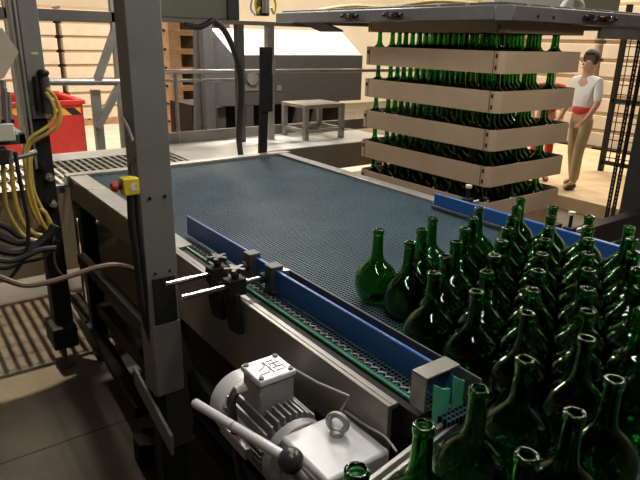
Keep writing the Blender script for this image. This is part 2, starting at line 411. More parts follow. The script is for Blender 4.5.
# ------------------------------------------------------------------ gantry post with emergency stop
gp = thing('steel_post', 'wide grey steel post rising beside the conveyor with a yellow stop box', 'post', (.65, 1.8, .35))
MB().box((.594, 1.75, .60), (.703, 1.845, 2.7)).build('square_tube', 'grey_paint', gp, .004)
MB().box((.612, 1.742, .88), (.690, 1.751, 1.045)).build('cover_plate', 'rubber', gp, .002)
MB().box((.60, 1.744, .60), (.700, 1.751, .875)).build('lower_plate', 'grey_paint', gp, .002)
MB().prism([(.588, 1.96, .62), (.588, 1.62, .52), (.588, 1.62, .44), (.588, 1.96, .54)], (.012, 0, 0)).build('brace_plate', 'grey_paint', gp, .002)
MB().box((.605, 1.76, .06), (.70, 1.84, .60)).build('lower_leg', 'black_steel', gp, .004)
for x in (.625, .675): MB().cyl((x, 1.7475, 1.315), (x, 1.752, 1.315), .006, n=10).build('bolt_hole', 'black_steel', gp)
for x in (.625, .675): MB().cyl((x, 1.7475, 1.06), (x, 1.752, 1.06), .005, n=10).build('bolt_hole', 'black_steel', gp)
MB().cyl((.70, 2.18, 0), (.70, 2.18, .12), .075, n=6).build('foot_block', 'black_steel', gp, .004)
MB().prism([(.56, 1.70, 0), (.74, 1.70, 0), (.74, 1.92, 0), (.56, 1.92, 0)], (0, 0, .06)).build('base_plate', 'black_steel', gp)

c = atX(129, 186, .555); ES = c
es = thing('emergency_stop', 'yellow emergency stop box with red mushroom button on the grey post', 'emergency stop', tuple(c))
MB().box((c.x-.022, c.y-.018, c.z-.026), (c.x+.026, c.y+.026, c.z+.026)).build('housing', 'yellow', es, .004)
MB().cyl((c.x-.036, c.y+.004, c.z+.002), (c.x-.022, c.y+.004, c.z+.002), .011).build('button_collar', 'rubber', es)
MB().cyl((c.x-.052, c.y+.004, c.z+.002), (c.x-.035, c.y+.004, c.z+.002), .013, .017, 20).build('button', 'red_btn', es, .003)
MB().prism([(c.x+.002, c.y-.0192, c.z+.012), (c.x+.018, c.y-.0192, c.z+.012), (c.x+.010, c.y-.0192, c.z+.002), (c.x+.019, c.y-.0192, c.z-.012), (c.x+.002, c.y-.0192, c.z-.012), (c.x-.005, c.y-.0192, c.z)], (0, .0014, 0)).build('sticker', 'label_white', es)
MB().tube([c+Vector((0, 0, -.024)), c+Vector((0, .01, -.12)), c+Vector((.01, .02, -.25)), c+Vector((.02, .04, -.42)), c+Vector((.06, .06, -.62))], .010).tube([c+Vector((.02, 0, -.024)), c+Vector((.022, .01, -.12)), c+Vector((.03, .02, -.25)), c+Vector((.04, .04, -.42)), c+Vector((.06, .06, -.62))], .008).build('cable', 'rubber', es)
MB().tube([c+Vector((.02, .02, .024)), c+Vector((.025, .035, .055)), c+Vector((.045, .04, .075))], .005).build('top_cable', 'rubber', es)

q = atX(121, 117, .585)
tb_ = MB().tube([(.590, q.y, q.z), (.588, q.y-.03, q.z-.012), (.587, q.y-.06, q.z-.03), (.589, q.y-.085, q.z-.062)], .008)
for v in tb_.bm.verts: v.co.x = .585+(v.co.x-.585)*.4
o = tb_.build('curled_tab', 'label_white'); tag(o, 'small white curled strip stuck to the side of the grey post', 'strip')

# ------------------------------------------------------------------ left column with pneumatics
Y1 = 3.2
lc = thing('steel_post', 'dark grey post hung with valves and yellow hoses near the left edge', 'post', (.6, 3.25, 0))
MB().box((.586, Y1, 1.38), (.672, Y1+.10, 2.8)).build('square_tube', 'grey_paint', lc, .004)
MB().box((.545, Y1-.01, 1.2), (.560, Y1+.06, 2.8)).box((.566, Y1-.02, 1.15), (.578, Y1+.05, 2.8)).build('side_profile', 'galv', lc, .002)
MB().box((.560, Y1, .25), (.655, Y1+.10, 1.40)).build('lower_channel', 'black_steel', lc, .004)
MB().box((.530, Y1-.06, .14), (.66, Y1+.14, .27)).build('base_block', 'black_steel', lc, .01)
MB().cyl((.59, Y1+.02, .0), (.59, Y1+.02, .02), .055, n=20).cyl((.59, Y1+.02, .02), (.59, Y1+.02, .16), .014).build('foot_pad', 'dark_paint', lc)
MB().box((.618, Y1-.002, 1.700), (.650, Y1, 1.712)).build('label', 'label_yellow', lc)
MB().cyl((.655, Y1-.03, 1.42), (.655, Y1-.03, 1.60), .024).build('air_cylinder', 'dark_paint', lc, .004)
MB().ball((.652, Y1-.035, 1.615), .030, 12, (1, 1, .7)).cyl((.615, Y1-.035, 1.44), (.615, Y1-.035, 1.60), .014).build('valve', 'black_steel', lc)
MB().box((.632, Y1-.05, 1.405), (.672, Y1, 1.425)).build('bracket', 'chrome', lc)
for i, (x, z) in enumerate(((.60, 1.16), (.625, 1.10), (.60, .98), (.625, .96), (.615, .86))):
    MB().cyl((x, Y1-.03, z), (x, Y1, z), .020, n=10).cyl((x, Y1-.045, z), (x, Y1-.03, z), .011).build('fitting', 'steel' if i in (1, 3) else 'black_steel', lc)

vm = thing('valve_manifold', 'grey pneumatic valve manifold on a bracket beside the left post', 'valve', (.4, 2.9, 1.2))
P = lambda x, y, Y=2.9: atY(x, y, Y)
a, b = P(-12, 124), P(15, 140); MB().box((a.x, 2.87, b.z), (b.x, 2.97, a.z)).build('manifold_block', 'grip_cap', vm, .006)
a, b = P(-14, 138), P(30, 150); MB().box((a.x, 2.955, b.z+.02), (b.x, 3.0, a.z)).box((b.x-.03, 2.955, b.z+.02), (b.x, 3.22, a.z)).build('bracket', 'dark_paint', vm, .004)
for px in (-6, 3, 12): MB().cyl(P(px, 133), P(px, 140), .014).cyl(P(px, 119), P(px, 125), .010).build('port', 'black_steel', vm)
a = P(4, 152); MB().box((a.x-.05, 2.86, a.z-.05), (a.x+.01, 2.94, a.z+.02)).build('valve_body', 'rubber', vm, .004)
MB().cyl(P(8, 160), P(37, 152), .012).build('cross_pipe', 'steel', vm)
for x in (3, 11): MB().cyl(P(x, 150), P(x, 163), .013).build('fitting', 'galv', vm)
for x in (-3, 4, 8): MB().cyl(P(x+1, 84+x), P(x+3, 124), .008).build('pipe', 'galv', vm)

def hose(name, label, pts, r, mat, group=None, cat='hose'):
    o = MB().tube(pts, r).build(name, mat); tag(o, label, cat, group); return o
H = lambda L, Y: [atY(x, y, Y) for x, y in L]
hose('yellow_hose', 'outermost yellow hose bowing out to the right of the left post', H([(47, 88), (55, 97), (60, 112), (56, 125), (45, 134), (32, 141), (27, 152), (28, 175), (32, 200), (38, 222)], 3.12), .008, 'yellow_hose')
hose('yellow_hose', 'inner yellow hose hugging the right side of the left post', H([(46, 92), (52, 102), (55, 113), (51, 123), (42, 130), (30, 138), (24, 152), (26, 176), (30, 205), (42, 228), (46, 232)], 3.09), .008, 'yellow_hose')
hose('yellow_hose', 'ochre hose looping lowest under the manifold at the left edge', H([(3, 163), (4, 185), (6, 205), (13, 222), (24, 236), (38, 241), (47, 236), (50, 226), (46, 214), (40, 209)], 2.92), .010, 'yellow_hose')
hose('yellow_hose', 'ochre hose hanging second from the left edge beneath the manifold', H([(11, 163), (13, 185), (17, 207), (24, 224), (34, 233), (43, 236)], 2.96), .010, 'yellow_hose')
hose('yellow_hose', 'bright yellow hose dropping straight below the cross pipe', H([(29, 156), (29, 175), (32, 195), (40, 218), (48, 231)], 3.0), .009, 'yellow_hose')
hose('yellow_hose', 'outer pale yellow hose nearest the left post, curling back under itself', H([(33, 150), (31, 165), (34, 190), (43, 210), (51, 222), (50, 234), (42, 238)], 3.04), .007, 'yellow_hose')
hose('yellow_hose', 'third yellow hose arching from the air cylinder across the left post', H([(46, 96), (58, 104), (61, 118), (54, 130), (40, 138), (30, 146), (26, 160)], 3.15), .007, 'yellow_hose')
hose('black_cable', 'black cable slanting down left of the yellow hoses', H([(15, 152), (19, 175), (24, 200), (28, 222), (27, 250), (18, 268), (8, 281)], 2.85), .009, 'rubber', None, 'cable')
hose('black_cable', 'thick black cable sagging across the left edge below the yellow loops', H([(-10, 246), (10, 252), (30, 249), (48, 236), (55, 225)], 2.88), .022, 'rubber', None, 'cable')
hose('black_cable', 'lower black cable coil sagging beneath the thick cable at the left edge', H([(-10, 258), (10, 261), (26, 256), (40, 250), (56, 248)], 2.80), .014, 'rubber', None, 'cable')
hose('black_cable', 'upper black cable crossing behind the ochre hose loops', H([(-10, 232), (8, 240), (22, 243), (40, 238), (56, 226)], 3.02), .018, 'rubber', None, 'cable')
hose('black_cable', 'black cable looping lowest of all just left of the left post foot', H([(-8, 268), (8, 268), (24, 262), (42, 258), (52, 250), (57, 240)], 3.0), .010, 'rubber', None, 'cable')
hose('black_cable', 'topmost black cable leaving the left edge behind the yellow hoses', H([(-8, 222), (8, 228), (20, 236), (36, 232), (52, 220)], 3.06), .016, 'rubber', None, 'cable')
hose('brown_hose', 'brown hose sweeping from the left edge to the grey post', H([(-14, 272), (4, 279), (24, 285), (45, 283), (70, 276), (95, 268), (115, 265), (133, 269), (142, 276)], 2.2), .011, 'brown_hose')
hose('grey_cable', 'thin olive cable running down the foot of the left post', H([(54, 230), (54, 252), (56, 266), (64, 277)], 3.05), .006, 'brown_hose', None, 'cable')

bp = thing('guard_panel', 'beige tilted sheet metal guard at the upper left edge', 'guard panel', tuple(atY(5, 60, 3.0)))
q = [atY(*p, 3.0) for p in ((-14, 30), (2, 28), (19, 52), (4, 78), (-14, 84))]
MB().prism(q, (0, .02, 0)).build('panel', 'beige_panel', bp)
MB().cyl(atY(3, 80, 3.02), atY(6, 130, 3.02), .012).build('stem', 'galv', bp)
# white bag / film scraps seen under the conveyor end
w = MB()
for p in ((100, 235), (78, 262)):
    c = atY(p[0], p[1], 3.3)
    g = bmesh.ops.create_icosphere(w.bm, subdivisions=3, radius=.10)
    for v in g['verts']:
        n = math.sin(v.co.x*60)*math.cos(v.co.y*55)*.012+math.sin(v.co.z*80+v.co.x*30)*.01
        v.co = Vector((v.co.x*1.1, v.co.y*.6, v.co.z*.8))*(1+n*6)+c
    break
o = w.build('plastic_bag', 'label_white'); tag(o, 'crumpled white plastic bag lying under the far conveyor end', 'bag')
o2 = MB().box((.86, 3.42, .0), (1.3, 3.75, .70)).build('drive_cabinet', 'cream'); tag(o2, 'pale box standing behind the far end of the belt', 'box')

# ------------------------------------------------------------------ raised walkway behind the conveyor
wk = thing('walkway', 'raised steel grating walkway crossing behind the end of the belt', 'walkway', (2, 4, 0))
gd = MB()
for k in range(50): gd.box((-.6+k*.0445, 3.44, .970), (-.582+k*.0445, 4.12, 1.0))
for k in range(7): gd.box((-.6, 3.45+k*.11, .985), (1.62, 3.458+k*.11, .997))
gd.build('grating_deck', 'galv', wk)
MB().box((-.6, 4.12, .96), (1.62, 4.38, 1.0)).build('deck_plate', 'label_white', wk)
MB().box((1.62, 3.44, .96), (2.25, 4.36, 1.002)).box((2.25, 3.74, .96), (3.55, 4.42, 1.002)).build('deck_plate', 'label_white', wk)
MB().box((1.72, 4.38, .985), (4.4, 4.40, 1.085)).build('toe_board', 'plate', wk, .002)
MB().box((2.17, 3.72, .80), (3.55, 3.745, 1.0)).build('edge_beam', 'plate', wk, .002)
MB().box((-.6, 3.405, .955), (.74, 3.43, 1.0)).build('edge_beam', 'plate', wk, .002)
MB().box((-.6, 4.40, .12), (1.2, 4.42, .98)).build('light_block_panel', 'beige_panel', wk)  # added panel that keeps hall light off the floor below the deck
for x in (-.4, .9, 2.2, 3.45):
    MB().box((x-.03, 3.80, 0), (x+.03, 3.86, .96)).build('leg', 'black_steel', wk)
MB().cyl(atY(140, 72, 4.39), atY(420, 70, 4.39), .016).build('handrail', 'steel', wk)
MB().cyl(atY(140, 81, 4.39), atY(236, 80, 4.39), .012).build('handrail', 'galv', wk)
for x in (236, 175): 
    a = atY(x, 71, 4.39); MB().cyl((a.x, 4.39, 1.0), (a.x, 4.39, a.z), .014).build('rail_post', 'galv', wk)

st = thing('step_stool', 'grey steel step stool standing on the walkway left of the bottle stack', 'step stool', (2.99, 4.15, 1.0))
x0, x1, y0, y1, zt = 2.76, 3.17, 3.97, 4.33, 1.29
MB().box((x0, y0, zt-.03), (x1, y1, zt)).build('tread', 'steel', st, .003)
for x in (x0+.02, x1-.02):
    for y in (y0+.02, y1-.02): MB().box((x-.02, y-.02, 1.0), (x+.02, y+.02, zt-.03)).build('leg', 'galv', st, .002)
MB().box((x0, y0+.005, 1.06), (x1, y0+.03, 1.09)).box((x0, y1-.03, 1.06), (x1, y1-.005, 1.09)).box((x0+.005, y0, 1.06), (x0+.03, y1, 1.09)).box((x1-.03, y0, 1.06), (x1-.005, y1, 1.09)).build('lower_rail', 'galv', st, .002)

# dark flat post and cable drop at the end of the belt
dp = thing('sensor_post', 'flat black sensor post with a grey sticker at the far end of the belt', 'post', tuple(atY(263, 158, 3.45)))
a, b = atY(263, 157, 3.45), atY(271, 47, 3.45)
MB().beam((a.x, 3.46, 1.0), (a.x+.03, 3.46, b.z-.05), .058, .03, (0, 1, 0)).build('upright', 'black_steel', dp, .003)
MB().box((a.x-.025, 3.434, 1.33), (a.x+.072, 3.444, b.z)).build('upper_plate', 'black_steel', dp, .003)
c = atY(274, 68, 3.43); MB().box((c.x-.014, 3.431, c.z-.04), (c.x+.014, 3.435, c.z+.04)).build('sticker', 'grey_paint', dp)
MB().box((a.x-.05, 3.41, 1.0), (a.x+.05, 3.50, 1.015)).build('foot', 'black_steel', dp)
cbx = thing('overhead_cabinet', 'olive grey cabinet mounted high behind the grey post', 'cabinet', (1.9, 4.2, 1.8))
a, b = atY(150, 17, 4.2), atY(233, -20, 4.2)
MB().box((a.x, 4.2, a.z), (b.x+.04, 4.6, b.z+.35)).build('body', 'cab_green', cbx, .01)
MB().box((a.x, 4.16, a.z-.03), (b.x+.9, 4.22, a.z)).build('support_rail', 'plate', cbx, .003)
for px in (240, 270):
    c = atY(px, 60, 4.19); MB().box((c.x-.03, 4.17, 1.0), (c.x+.03, 4.23, a.z)).build('support_leg', 'galv' if px == 270 else 'machine_grey', cbx, .003)
MB().box((b.x-.06, 4.17, a.z), (b.x+.03, 4.20, b.z+.3)).build('front_strip', 'dark_paint', cbx)
MB().tube([atY(185, 25, 4.1), atY(200, 27, 4.1), atY(213, 20, 4.1)], .02).build('cable_stub', 'rubber', cbx)
hose('black_cable', 'thick black cable bundle dropping from the overhead cabinet to the belt end', H([(213, 20), (224, 30), (233, 48), (239, 68), (241, 90), (240, 115), (239, 138), (241, 158)], 3.7), .021, 'rubber', None, 'cable')
pn = thing('pneumatic_unit', 'small black pneumatic valve unit with yellow tubes on the overhead rail', 'valve', tuple(atY(263, 18, 4.19)))
c = atY(263, 16, 4.18); MB().box((c.x-.04, 4.15, c.z), (c.x+.04, 4.22, c.z+.12)).build('valve_body', 'rubber', pn, .004)
MB().cyl((c.x, 4.14, c.z+.02), (c.x, 4.14, c.z+.12), .03).build('filter_bowl', 'steel', pn)
for s in (-1, 1):
    MB().tube([(c.x+s*.03, 4.15, c.z+.12), (c.x+s*.07, 4.14, c.z+.13), (c.x+s*.09, 4.14, c.z+.08), (c.x+s*.075, 4.14, c.z+.02), (c.x+s*.05, 4.14, c.z+.06)], .009).build('yellow_tube', 'yellow', pn)
MB().tube([(c.x-.03, 4.15, c.z+.12), (c.x-.10, 4.14, c.z+.14), (c.x-.13, 4.14, c.z+.05), (c.x-.09, 4.14, c.z)], .008).build('white_tube', 'label_white', pn)

# ------------------------------------------------------------------ large grey machine behind the walkway
YM = 5.6
mh = thing('machine_housing', 'large dark grey sheet metal machine behind the walkway handrail', 'machine', (3.4, 6, 0))
a, b = atY(238, 55, YM), atY(361, 100, YM)
MB().box((a.x, YM, b.z), (b.x, YM+.5, a.z)).build('hood', 'machine_grey', mh, .006)
q = [atY(*p, YM-.05) for p in ((196, 26), (209, 26), (233, 55), (240, 56), (240, 106), (206, 106), (200, 136), (196, 136))]
r_ = [atY(*p, y) for p, y in (((234, 55), YM), ((361, 55), YM), ((341, 31), YM+.75), ((207, 28), YM+.75))]
MB().prism(r_, (0, .01, -.012)).build('roof_panel', 'label_white', mh)  # light falling on the machine top put into this pale colour
MB().prism(q, (0, .06, 0)).build('side_cover', 'housing_blue', mh)
c = atY(209, 60, YM-.2); MB().box((c.x-.05, YM-.2, 0), (c.x+.05, YM-.1, 2.2)).build('corner_post', 'housing_blue', mh, .004)
MB().box((a.x-.4, YM+.3, 0), (b.x-.1, YM+.9, b.z)).build('lower_body', 'black_steel', mh)
for px in (222, 250, 300, 318):
    c = atY(px, 120, YM-.0); MB().box((c.x-.045, YM, 0), (c.x+.045, YM+.1, b.z)).build('leg', 'machine_grey', mh)
c = atY(253, 79, YM-.02); MB().cyl((c.x, YM, c.z), (c.x, YM-.02, c.z), .065, n=20).build('badge', 'galv', mh)
c = atY(252, 88, YM-.02); MB().box((c.x-.09, YM-.006, c.z-.03), (c.x+.09, YM, c.z+.03)).build('name_plate', 'galv', mh)
c = atY(280, 88, YM-.02); MB().box((c.x-.03, YM-.006, c.z-.03), (c.x+.03, YM, c.z+.03)).build('sticker', 'galv', mh)
c = atY(258, 120, YM-.02); MB().box((c.x-.05, YM+.28, c.z-.2), (c.x+.05, YM+.3, c.z+.08)).build('door_panel', 'grey_paint', mh)

# ------------------------------------------------------------------ bottles
PROF = [(.024, .0), (.034, .0015), (.045, .008), (.0555, .021), (.0625, .040), (.0652, .062), (.0635, .082), (.0570, .099), (.0470, .1125), (.0360, .1235),
        (.0268, .132), (.0210, .140), (.0180, .150), (.0168, .165), (.0157, .192), (.0150, .212), (.0151, .2135), (.0170, .2145), (.0174, .219), (.0172, .2265), (.0160, .2285)]
INN = [(.0114, .2285), (.0112, .222), (.0114, .200), (.0130, .165), (.0144, .150), (.0175, .1395), (.0232, .1312), (.0325, .1215), (.0435, .1105), (.0535, .0972), (.0600, .081),
       (.0614, .062), (.0588, .041), (.0520, .023), (.042, .012), (.030, .008), (.014, .017), (.004, .019)]
me_b = MB().lathe(PROF+INN, 28)
bmesh.ops.recalc_face_normals(me_b.bm, faces=me_b.bm.faces)
BOT = bpy.data.meshes.new('bottle'); me_b.bm.to_mesh(BOT); me_b.bm.free()
BOT.polygons.foreach_set('use_smooth', [True]*len(BOT.polygons)); BOT.materials.append(MAT['glass'])
me_s = MB().lathe(PROF+INN, 16)
bmesh.ops.recalc_face_normals(me_s.bm, faces=me_s.bm.faces)
BOTS = bpy.data.meshes.new('bottle_far'); me_s.bm.to_mesh(BOTS); me_s.bm.free()
BOTS.polygons.foreach_set('use_smooth', [True]*len(BOTS.polygons)); BOTS.materials.append(MAT['glass'])
def bottle(x, y, z, label, group, mesh=BOT):
    o = bpy.data.objects.new('bottle', mesh); COL.objects.link(o)
    o.location = (x, y, z); o.rotation_euler.z = random.random()*6.28
    return tag(o, label, 'bottle', group)
def proj(p):
    d = Vector(p)-CAMP; w = d.dot(fw)
    return (320+F*d.dot(rt)/w, 240-F*d.dot(up)/w, w)
YMAX = {-1: .90, 0: 1.23, 1: 1.17, 2: 1.23, 3: 1.18, 4: 1.24, 5: 1.16, 6: 1.23}
spots = []
for j in range(6):
    for i in range(-4, 6):
        x, y = .414+.141*i+.068*j, .468+.016*i-.125*j
        if .40 < x < .95 and y > -.3: spots.append((x, y, i, j, 0))
front = list(spots)
for i in range(-1, 7):
    for k in range(-14, 6):
        x, y = 1.115+.1135*i, 1.086+.0655*i+.131*k
        if y > YMAX[i] or y < -.3: continue
        if any((x-u[0])**2+(y-u[1])**2 < .1312**2 for u in front): continue
        spots.append((x, y, i, k, 1))
nb = 0
for x, y, i, k, main in spots:
    x += random.uniform(-.0012, .0012); y += random.uniform(-.0012, .0012)
    t = proj((x, y, ZB+.22)); m_ = proj((x, y, ZB+.07))
    if t[2] < .15 or m_[2] < .15: continue
    rad = F*.066/m_[2]
    if min(t[1], m_[1]-rad) > 479 or min(t[0], m_[0]-rad) > 639: continue
    g = None
    if main and i == 0 and k == 1: lab = 'lone green bottle standing ahead of the crowd, nearest the open belt'
    elif not main and (i, k) == (0, 0): lab = 'green bottle whose open mouth stands beside the gearmotor, at the near end of the bar'
    elif not main and (i, k) == (1, 0): lab = 'green bottle in front of the green pads and just behind the steel bar'
    elif main: lab, g = 'dark green round-bodied glass bottle packed in the crowd on the mesh belt', 'bottles crowded on the belt'
    else: lab, g = 'dark green round-bodied bottle in the foreground crowd on the cross conveyor', 'bottles on the cross conveyor'
    bottle(x, y, ZB, lab, g); nb += 1

# ------------------------------------------------------------------ stack of trays
SX0, SX1, SY0, SY1 = 2.885, 3.690, 2.20, 3.42
PITCH_Z, TZ0, TH = .2235, .738, .125
tray_names = ['lowest', 'second', 'third', 'fourth', 'fifth', 'topmost']
def tray_mesh():
    t = .006; m = MB(); x1, y1 = SX1-SX0, SY1-SY0; ch = .03
    def ring(o): return [(o, o+ch), (o+ch, o), (x1-o-ch, o), (x1-o, o+ch), (x1-o, y1-o-ch), (x1-o-ch, y1-o), (o+ch, y1-o), (o, y1-o-ch)]
    A, B = ring(0), ring(t)
    va = [[m.bm.verts.new((x, y, z)) for x, y in A] for z in (0, TH)]; vb = [[m.bm.verts.new((x, y, z)) for x, y in B] for z in (.004, TH)]
    n = 8
    for i in range(n):
        j = (i+1) % n
        m.bm.faces.new((va[0][i], va[0][j], va[1][j], va[1][i])); m.bm.faces.new((vb[0][i], vb[0][j], vb[1][j], vb[1][i]))
        m.bm.faces.new((va[1][i], va[1][j], vb[1][j], vb[1][i]))
    m.bm.faces.new(va[0]); m.bm.faces.new(vb[0])
    return m
lift = thing('lift_table', 'dark lift table under the stack of cardboard trays', 'lift table', (3.27, 2.8, 0))
MB().box((2.86, 2.18, .50), (3.75, 3.46, .60)).build('platform', 'black_steel', lift, .004)
MB().box((2.95, 2.3, 0), (3.65, 3.4, .50)).build('base', 'black_steel', lift)
MB().box((2.6, 1.97, .46), (4.55, 2.06, .62)).build('side_beam', 'black_steel', lift, .004)
for x in (2.6, 4.4): MB().box((x, 1.97, 0), (x+.1, 2.06, .46)).build('support', 'black_steel', lift)
pal = thing('wooden_pallet', 'wooden pallet beneath the lowest cardboard tray', 'pallet', (3.265, 2.81, .6))
dk = MB()
for k in range(7): dk.box((SX0, SY0+k*.185, .72), (SX1, SY0+k*.185+.11, .736))
dk.build('deck', 'wood', pal)
for y in (SY0, SY0+.56, SY1-.10): MB().box((SX0, y, .6), (SX1, y+.10, .72)).build('block_row', 'wood', pal)
T0 = None
for L in range(6):
    z = TZ0+PITCH_Z*L; dx = random.uniform(-.006, .006); dy = random.uniform(-.008, .008)
    if T0 is None:
        T0 = thing('cardboard_tray', '', 'tray', (SX0, SY0, z), 'cardboard trays in the bottle stack')
        o = tray_mesh().build('tray_body', 'cardboard'); o.parent = T0
        for nm, bxs in (('hand_slot', (((-.001, SY1-SY0-.058, .075), (.002, SY1-SY0-.036, .10)), ((-.001, .037, .085), (.002, .052, .11)), ((-.001, .037, .02), (.002, .052, .045)))),):
            for bx in bxs:
                s_ = MB().box(*bx).build(nm, 'slot'); s_.parent = T0
        for sg in (.06, SY1-SY0-.066):
            s_ = MB().box((-.002, sg, 0), (.0, sg+.004, TH)).build('corner_seam', 'card_in'); s_.parent = T0
        tr = T0
    else: tr = copy_tree(T0, (SX0, SY0, z))
    tr.location = (SX0+dx, SY0+dy, z); tr.rotation_euler.z = random.uniform(-.004, .004)
    tr['label'] = 'tan cardboard tray of green bottles, %s in the stack' % ('lowest' if L == 0 else 'topmost' if L == 5 else tray_names[L]+' from the bottom')
    if L == 5: continue
    # bottles standing in the tray: the outer rows, behind which nothing shows, and open rows at the top
    for a in range(6):
        for b in range(9 - a % 2):
            if L < 2 and 2 <= a <= 3 and 3 <= b <= 5: continue
            bx = SX0+dx+.077+.1295*a; by = SY0+dy+.080+(b+.5*(a % 2))*.1325
            bottle(bx, by, z+.005, 'green bottle standing in the %s cardboard tray of the stack' % ('lowest' if L == 0 else tray_names[L]+'-from-bottom'),
                   'bottles in the %s tray' % tray_names[L], BOTS)

# ------------------------------------------------------------------ overhead gripper frame and mast
gf = thing('gripper_frame', 'heavy grey steel lifting frame hanging over the stack of trays', 'lifting frame', (3.7, 3.2, 1.9))
gx0, gx1, gy0, gy1, gz0, gz1 = 2.76, 5.05, 2.12, 4.42, 1.915, 1.998
MB().box((gx0, gy0+.07, gz0), (gx0+.07, gy1, gz1)).build('front_beam', 'grip_grey', gf, .008)
MB().box((gx0+.07, gy0, gz0), (gx1, gy0+.07, gz1)).build('side_beam', 'grip_grey', gf, .008)
MB().prism([(gx0, gy0+.07, gz0), (gx0+.07, gy0, gz0), (gx0+.07, gy0+.07, gz0)], (0, 0, gz1-gz0)).build('corner_piece', 'grip_grey', gf, .004)
MB().box((gx0+.07, gy1-.08, gz0), (gx1, gy1, gz1)).build('side_beam', 'grip_grey', gf, .008)
MB().box((gx1-.08, gy0, gz0), (gx1, gy1, gz1)).build('back_beam', 'grip_grey', gf, .008)
MB().box((gx0+.03, gy0+.05, gz1), (gx1-.05, gy1-.05, gz1+.015)).build('top_plate', 'machine_grey', gf, .004)
MB().box((gx0+1.0, gy0+.015, gz0-.075), (gx1, gy0+.04, gz0-.006)).build('lower_angle', 'grip_grey', gf, .003)
MB().prism([(2.80, 4.1, gz0), (2.80, 3.8, gz0), (2.95, 3.75, gz0-.06), (2.95, 4.05, gz0-.06)], (0, 0, .012)).build('deflector', 'dark_paint', gf)
def clamp(p, ax):
    c = Vector(p); u = Vector((0, 1, 0)) if ax == 'y' else Vector((1, 0, 0)); n = Vector((-1, 0, 0)) if ax == 'y' else Vector((0, -1, 0))
    m = MB()
    m.beam(c-u*.085+n*.02, c+u*.085+n*.02, .016, .016)
    for s in (-1, 1): m.cyl(c+u*s*.035, c+u*s*.035+n*.035, .018, n=10).cyl(c+u*s*.07+n*.02, c+u*s*.09+n*.02, .012, n=8)
    return m
for y, mt in ((2.98, 'black_steel'), (3.42, 'black_steel')):
    clamp((gx0, y, 1.957), 'y').build('clamp', mt, gf)
    MB().cyl((gx0-.02, y, 1.957), (gx0-.04, y, 1.957), .014, n=10).build('clamp_screw', 'chrome', gf)
for x in (3.58, 3.76):
    clamp((x, gy0, 1.957), 'x').build('clamp', 'black_steel', gf)
    MB().cyl((x, gy0-.02, 1.957), (x, gy0-.04, 1.957), .014, n=10).build('clamp_screw', 'chrome', gf)
for x in (3.05, 3.2): MB().cyl((x, gy0-.004, 1.945), (x, gy0, 1.945), .010, n=8).build('bolt', 'black_steel', gf)
rl = MB()
for k in range(9): rl.cyl((gx0+.02, 2.4+k*.22, gz1), (gx0+.02, 2.4+k*.22, gz1+.012), .012, n=8)
for k in range(9): rl.cyl((3.0+k*.22, gy0+.03, gz1), (3.0+k*.22, gy0+.03, gz1+.012), .012, n=8)
rl.build('bolt_row', 'steel', gf)
MB().box((4.0, 2.5, 2.0), (4.6, 3.2, 2.25)).build('drive_unit', 'cab_green', gf, .01)
hose('air_hose', 'pale air hose arching over the top of the lifting frame', [(3.45, 2.25, 2.0), (3.50, 2.24, 2.06), (3.60, 2.25, 2.075), (3.70, 2.26, 2.05), (3.76, 2.28, 2.0)], .012, 'label_white')
hose('air_hose', 'olive air hose lying along the front of the lifting frame top', [(2.82, 2.35, 2.01), (2.84, 2.7, 2.035), (2.82, 3.1, 2.012), (2.84, 3.5, 2.03), (2.83, 3.9, 2.01)], .014, 'yellow_hose')

ms = thing('lift_mast', 'dark vertical lift mast with twin roller chains at the right edge', 'mast', (4.6, 2.25, 0))
MB().box((4.565, 2.0, 0), (4.78, 2.2, 1.90)).build('upright', 'dark_paint', ms, .006)
MB().box((4.60, 2.14, 1.87), (4.76, 2.30, 1.914)).build('carriage_arm', 'dark_paint', ms)
for x in (4.372, 4.462):
    ch = MB()
    ch.box((x-.022, 2.185, .35), (x-.014, 2.197, 1.90)).box((x+.014, 2.185, .35), (x+.022, 2.197, 1.90))
    for k in range(50): ch.box((x-.015, 2.185, .36+k*.031), (x+.015, 2.197, .371+k*.031))
    ch.build('roller_chain', 'black_steel', ms)
MB().box((4.32, 2.09, .28), (4.57, 2.2, .36)).build('chain_guide', 'dark_paint', ms)
MB().cyl((4.70, 1.93, 1.02), (4.70, 2.0, 1.02), .05).build('limit_switch', 'black_steel', ms)

# ------------------------------------------------------------------ right background: fence, wrapped loads
fx0, fy0 = atX(600, 100, 7.4), None
fc = thing('mesh_fence', 'black wire mesh fence panel at the right behind the lift mast', 'fence', (7.6, 4.0, .15))
A, B = atX(611, 150, 7.9), atX(655, 150, 7.9)
wm = MB(); yA, yB = A.y+.1, B.y-.4
n = int(abs(yA-yB)/.09)
for k in range(n+1):
    y = yA+(yB-yA)*k/n; wm.cyl((7.9, y, .3), (7.9, y, 2.2), .007, n=5)
for k in range(16): wm.cyl((7.9, yA, .35+k*.12), (7.9, yB, .35+k*.12), .007, n=5)
wm.build('wire_mesh', 'black_steel', fc)
for y in (yA, yB): MB().box((7.88, y-.03, .15), (7.94, y+.03, 2.3)).build('fence_post', 'black_steel', fc)
for z in (.25, 1.08): MB().box((7.88, yB, z), (7.93, yA, z+.05)).build('fence_rail', 'black_steel', fc)

